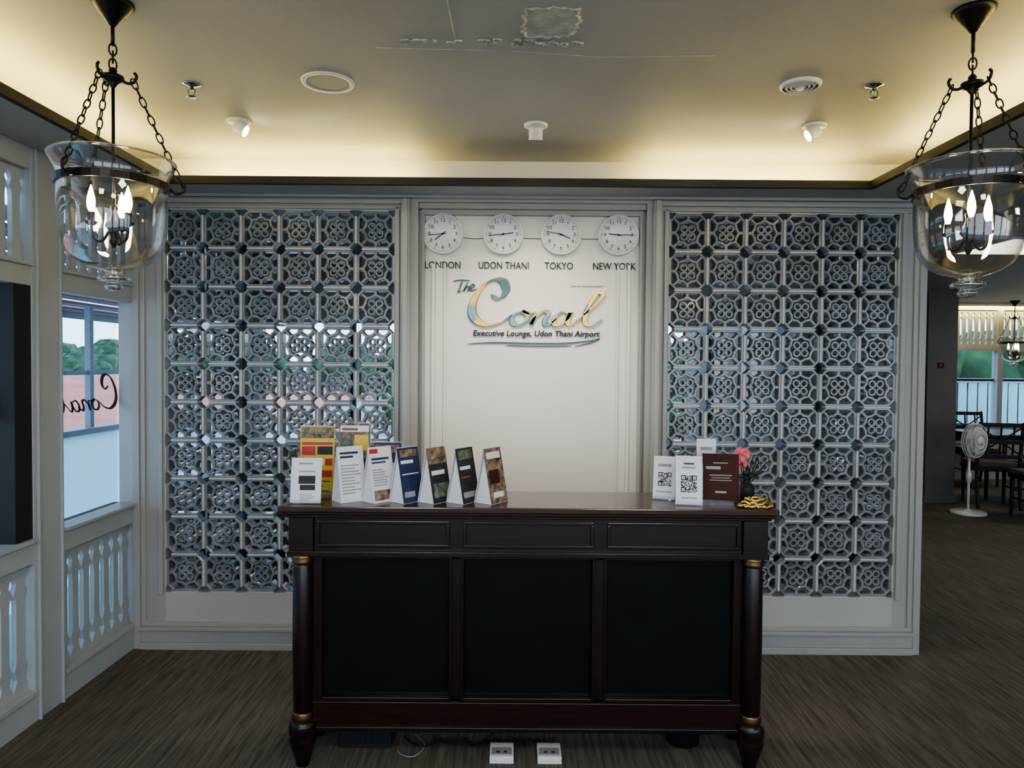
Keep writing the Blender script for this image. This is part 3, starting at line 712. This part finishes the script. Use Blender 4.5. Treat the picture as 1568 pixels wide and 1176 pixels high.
# ------------------------------------------------ dining area
def chair(x,y,rz):
    m=MB()
    for sx_ in (-.2,.2):
        m.tube([(sx_,-.2,0),(sx_,-.19,.44)],[.016,.022],'blk',8)
        m.tube(crv([(sx_,.26,0),(sx_,.21,.25),(sx_,.20,.46),(sx_,.23,.7),(sx_,.28,.93)],4),.019,'blk',8)
    m.box(-.23,.23,-.23,.22,.40,.45,'blk'); m.box(-.22,.22,-.22,.20,.45,.49,'fabric')
    for z in (.56,.72,.90): m.box(-.2,.2,.205+(z-.5)*.14,.23+(z-.5)*.14,z-.02,z+.025,'blk')
    for u in (-.12,0,.12): m.tube([(u,.22,.56),(u,.272,.92)],.011,'blk',6)
    m.tube([(-.2,.215,.58),(.2,.25,.88)],.009,'blk',6); m.tube([(.2,.215,.58),(-.2,.25,.88)],.009,'blk',6)
    for sx_ in (-.2,.2): m.tube([(sx_,-.195,.2),(sx_,.225,.2)],.01,'blk',6)
    m.obj('dining_chair',loc=(x,y,0),rz=math.radians(rz),bevel=.004)
def table(x,y):
    m=MB(); m.box(-.4,.4,-.4,.4,.72,.75,'wood'); m.box(-.34,.34,-.34,.34,.66,.72,'wood')
    for a in (-.33,.33):
        for b_ in (-.33,.33): m.tube([(a,b_,0),(a,b_,.7)],[.018,.03],'wood',8)
    m.obj('dining_table',loc=(x,y,0),bevel=.004)
chair(5.25,7.75,165); chair(5.75,7.65,200); chair(5.40,9.2,20); chair(6.0,9.2,-10); chair(4.95,8.65,95) ; table(5.75,8.40); chair(6.50,8.45,-90); chair(5.25,6.95,172)
m=MB()
m.lathe([(.17,0),(.17,.018),(.15,.028),(.03,.035),(.02,.05)],(0,0,0),'white',28)
m.tube([(0,0,.03),(0,0,.62)],.013,'white',10); m.lathe([(.024,.32),(.024,.42),(.013,.44)],(0,0,0),'white',14)
T=Matrix.Translation((0,-.03,.76))@Matrix.Rotation(math.radians(90),4,'X')
m.tube([(0,0,.6),(0,.02,.72)],.022,'white',8); m.lathe([(.0005,-.09),(.04,-.085),(.055,-.05),(.055,0),(.02,.01)],(0,0,0),'white',16,T=T)
for k in range(5):
    R=T@Matrix.Rotation(k*2*math.pi/5,4,'Z'); m.add([(.02,-.015,.02),(.06,-.045,.035),(.14,-.05,.04),(.155,.0,.025),(.13,.05,.012),(.06,.03,.012),(.02,.015,.015)],[(0,1,2,3,4,5,6)],'white',T=R)
for r,z in ((.175,.02),(.172,.045),(.172,-.005),(.13,.065),(.08,.078),(.13,-.03)):
    m.tube([(r*math.cos(2*math.pi*i/28),r*math.sin(2*math.pi*i/28),z) for i in range(28)],.0045,'white',5,True,T=T)
for i in range(40):
    a=2*math.pi*i/40; ca,sa=math.cos(a),math.sin(a)
    m.tube([(ca*.03,sa*.03,.08),(ca*.13,sa*.13,.065),(ca*.175,sa*.175,.02),(ca*.13,sa*.13,-.03),(ca*.05,sa*.05,-.04)],.0026,'white',4,T=T)
m.lathe([(.045,.075),(.045,.085),(.0005,.088)],(0,0,0),'white',14,T=T)
m.obj('pedestal_fan',loc=(4.72,7.30,0),rz=math.radians(25))

# ------------------------------------------------ world, camera
W=D.worlds.new('sky'); S.world=W; W.use_nodes=True; nt=W.node_tree; N=nt.nodes; L=nt.links
bg=N['Background']; bg.inputs['Strength'].default_value=4.0
tc=N.new('ShaderNodeTexCoord'); sp=N.new('ShaderNodeSeparateXYZ'); L.new(tc.outputs['Generated'],sp.inputs[0])
rp=N.new('ShaderNodeValToRGB'); e=rp.color_ramp.elements
e[0].position=.0; e[0].color=(.75,.88,1.0,1); e[1].position=.5; e[1].color=(.45,.66,1,1)
L.new(sp.outputs['Z'],rp.inputs['Fac']); L.new(rp.outputs[0],bg.inputs['Color'])
cam=D.cameras.new('camera'); cam.sensor_width=36; cam.lens=24.96; cam.clip_start=.05; cam.clip_end=200
co=link(D.objects.new('camera',cam))
R=Matrix.Rotation(math.radians(90-1.476),4,'X')@Matrix.Rotation(math.radians(.45),4,'Z')
co.matrix_world=Matrix.Translation((0,0,1.49))@R
S.camera=co
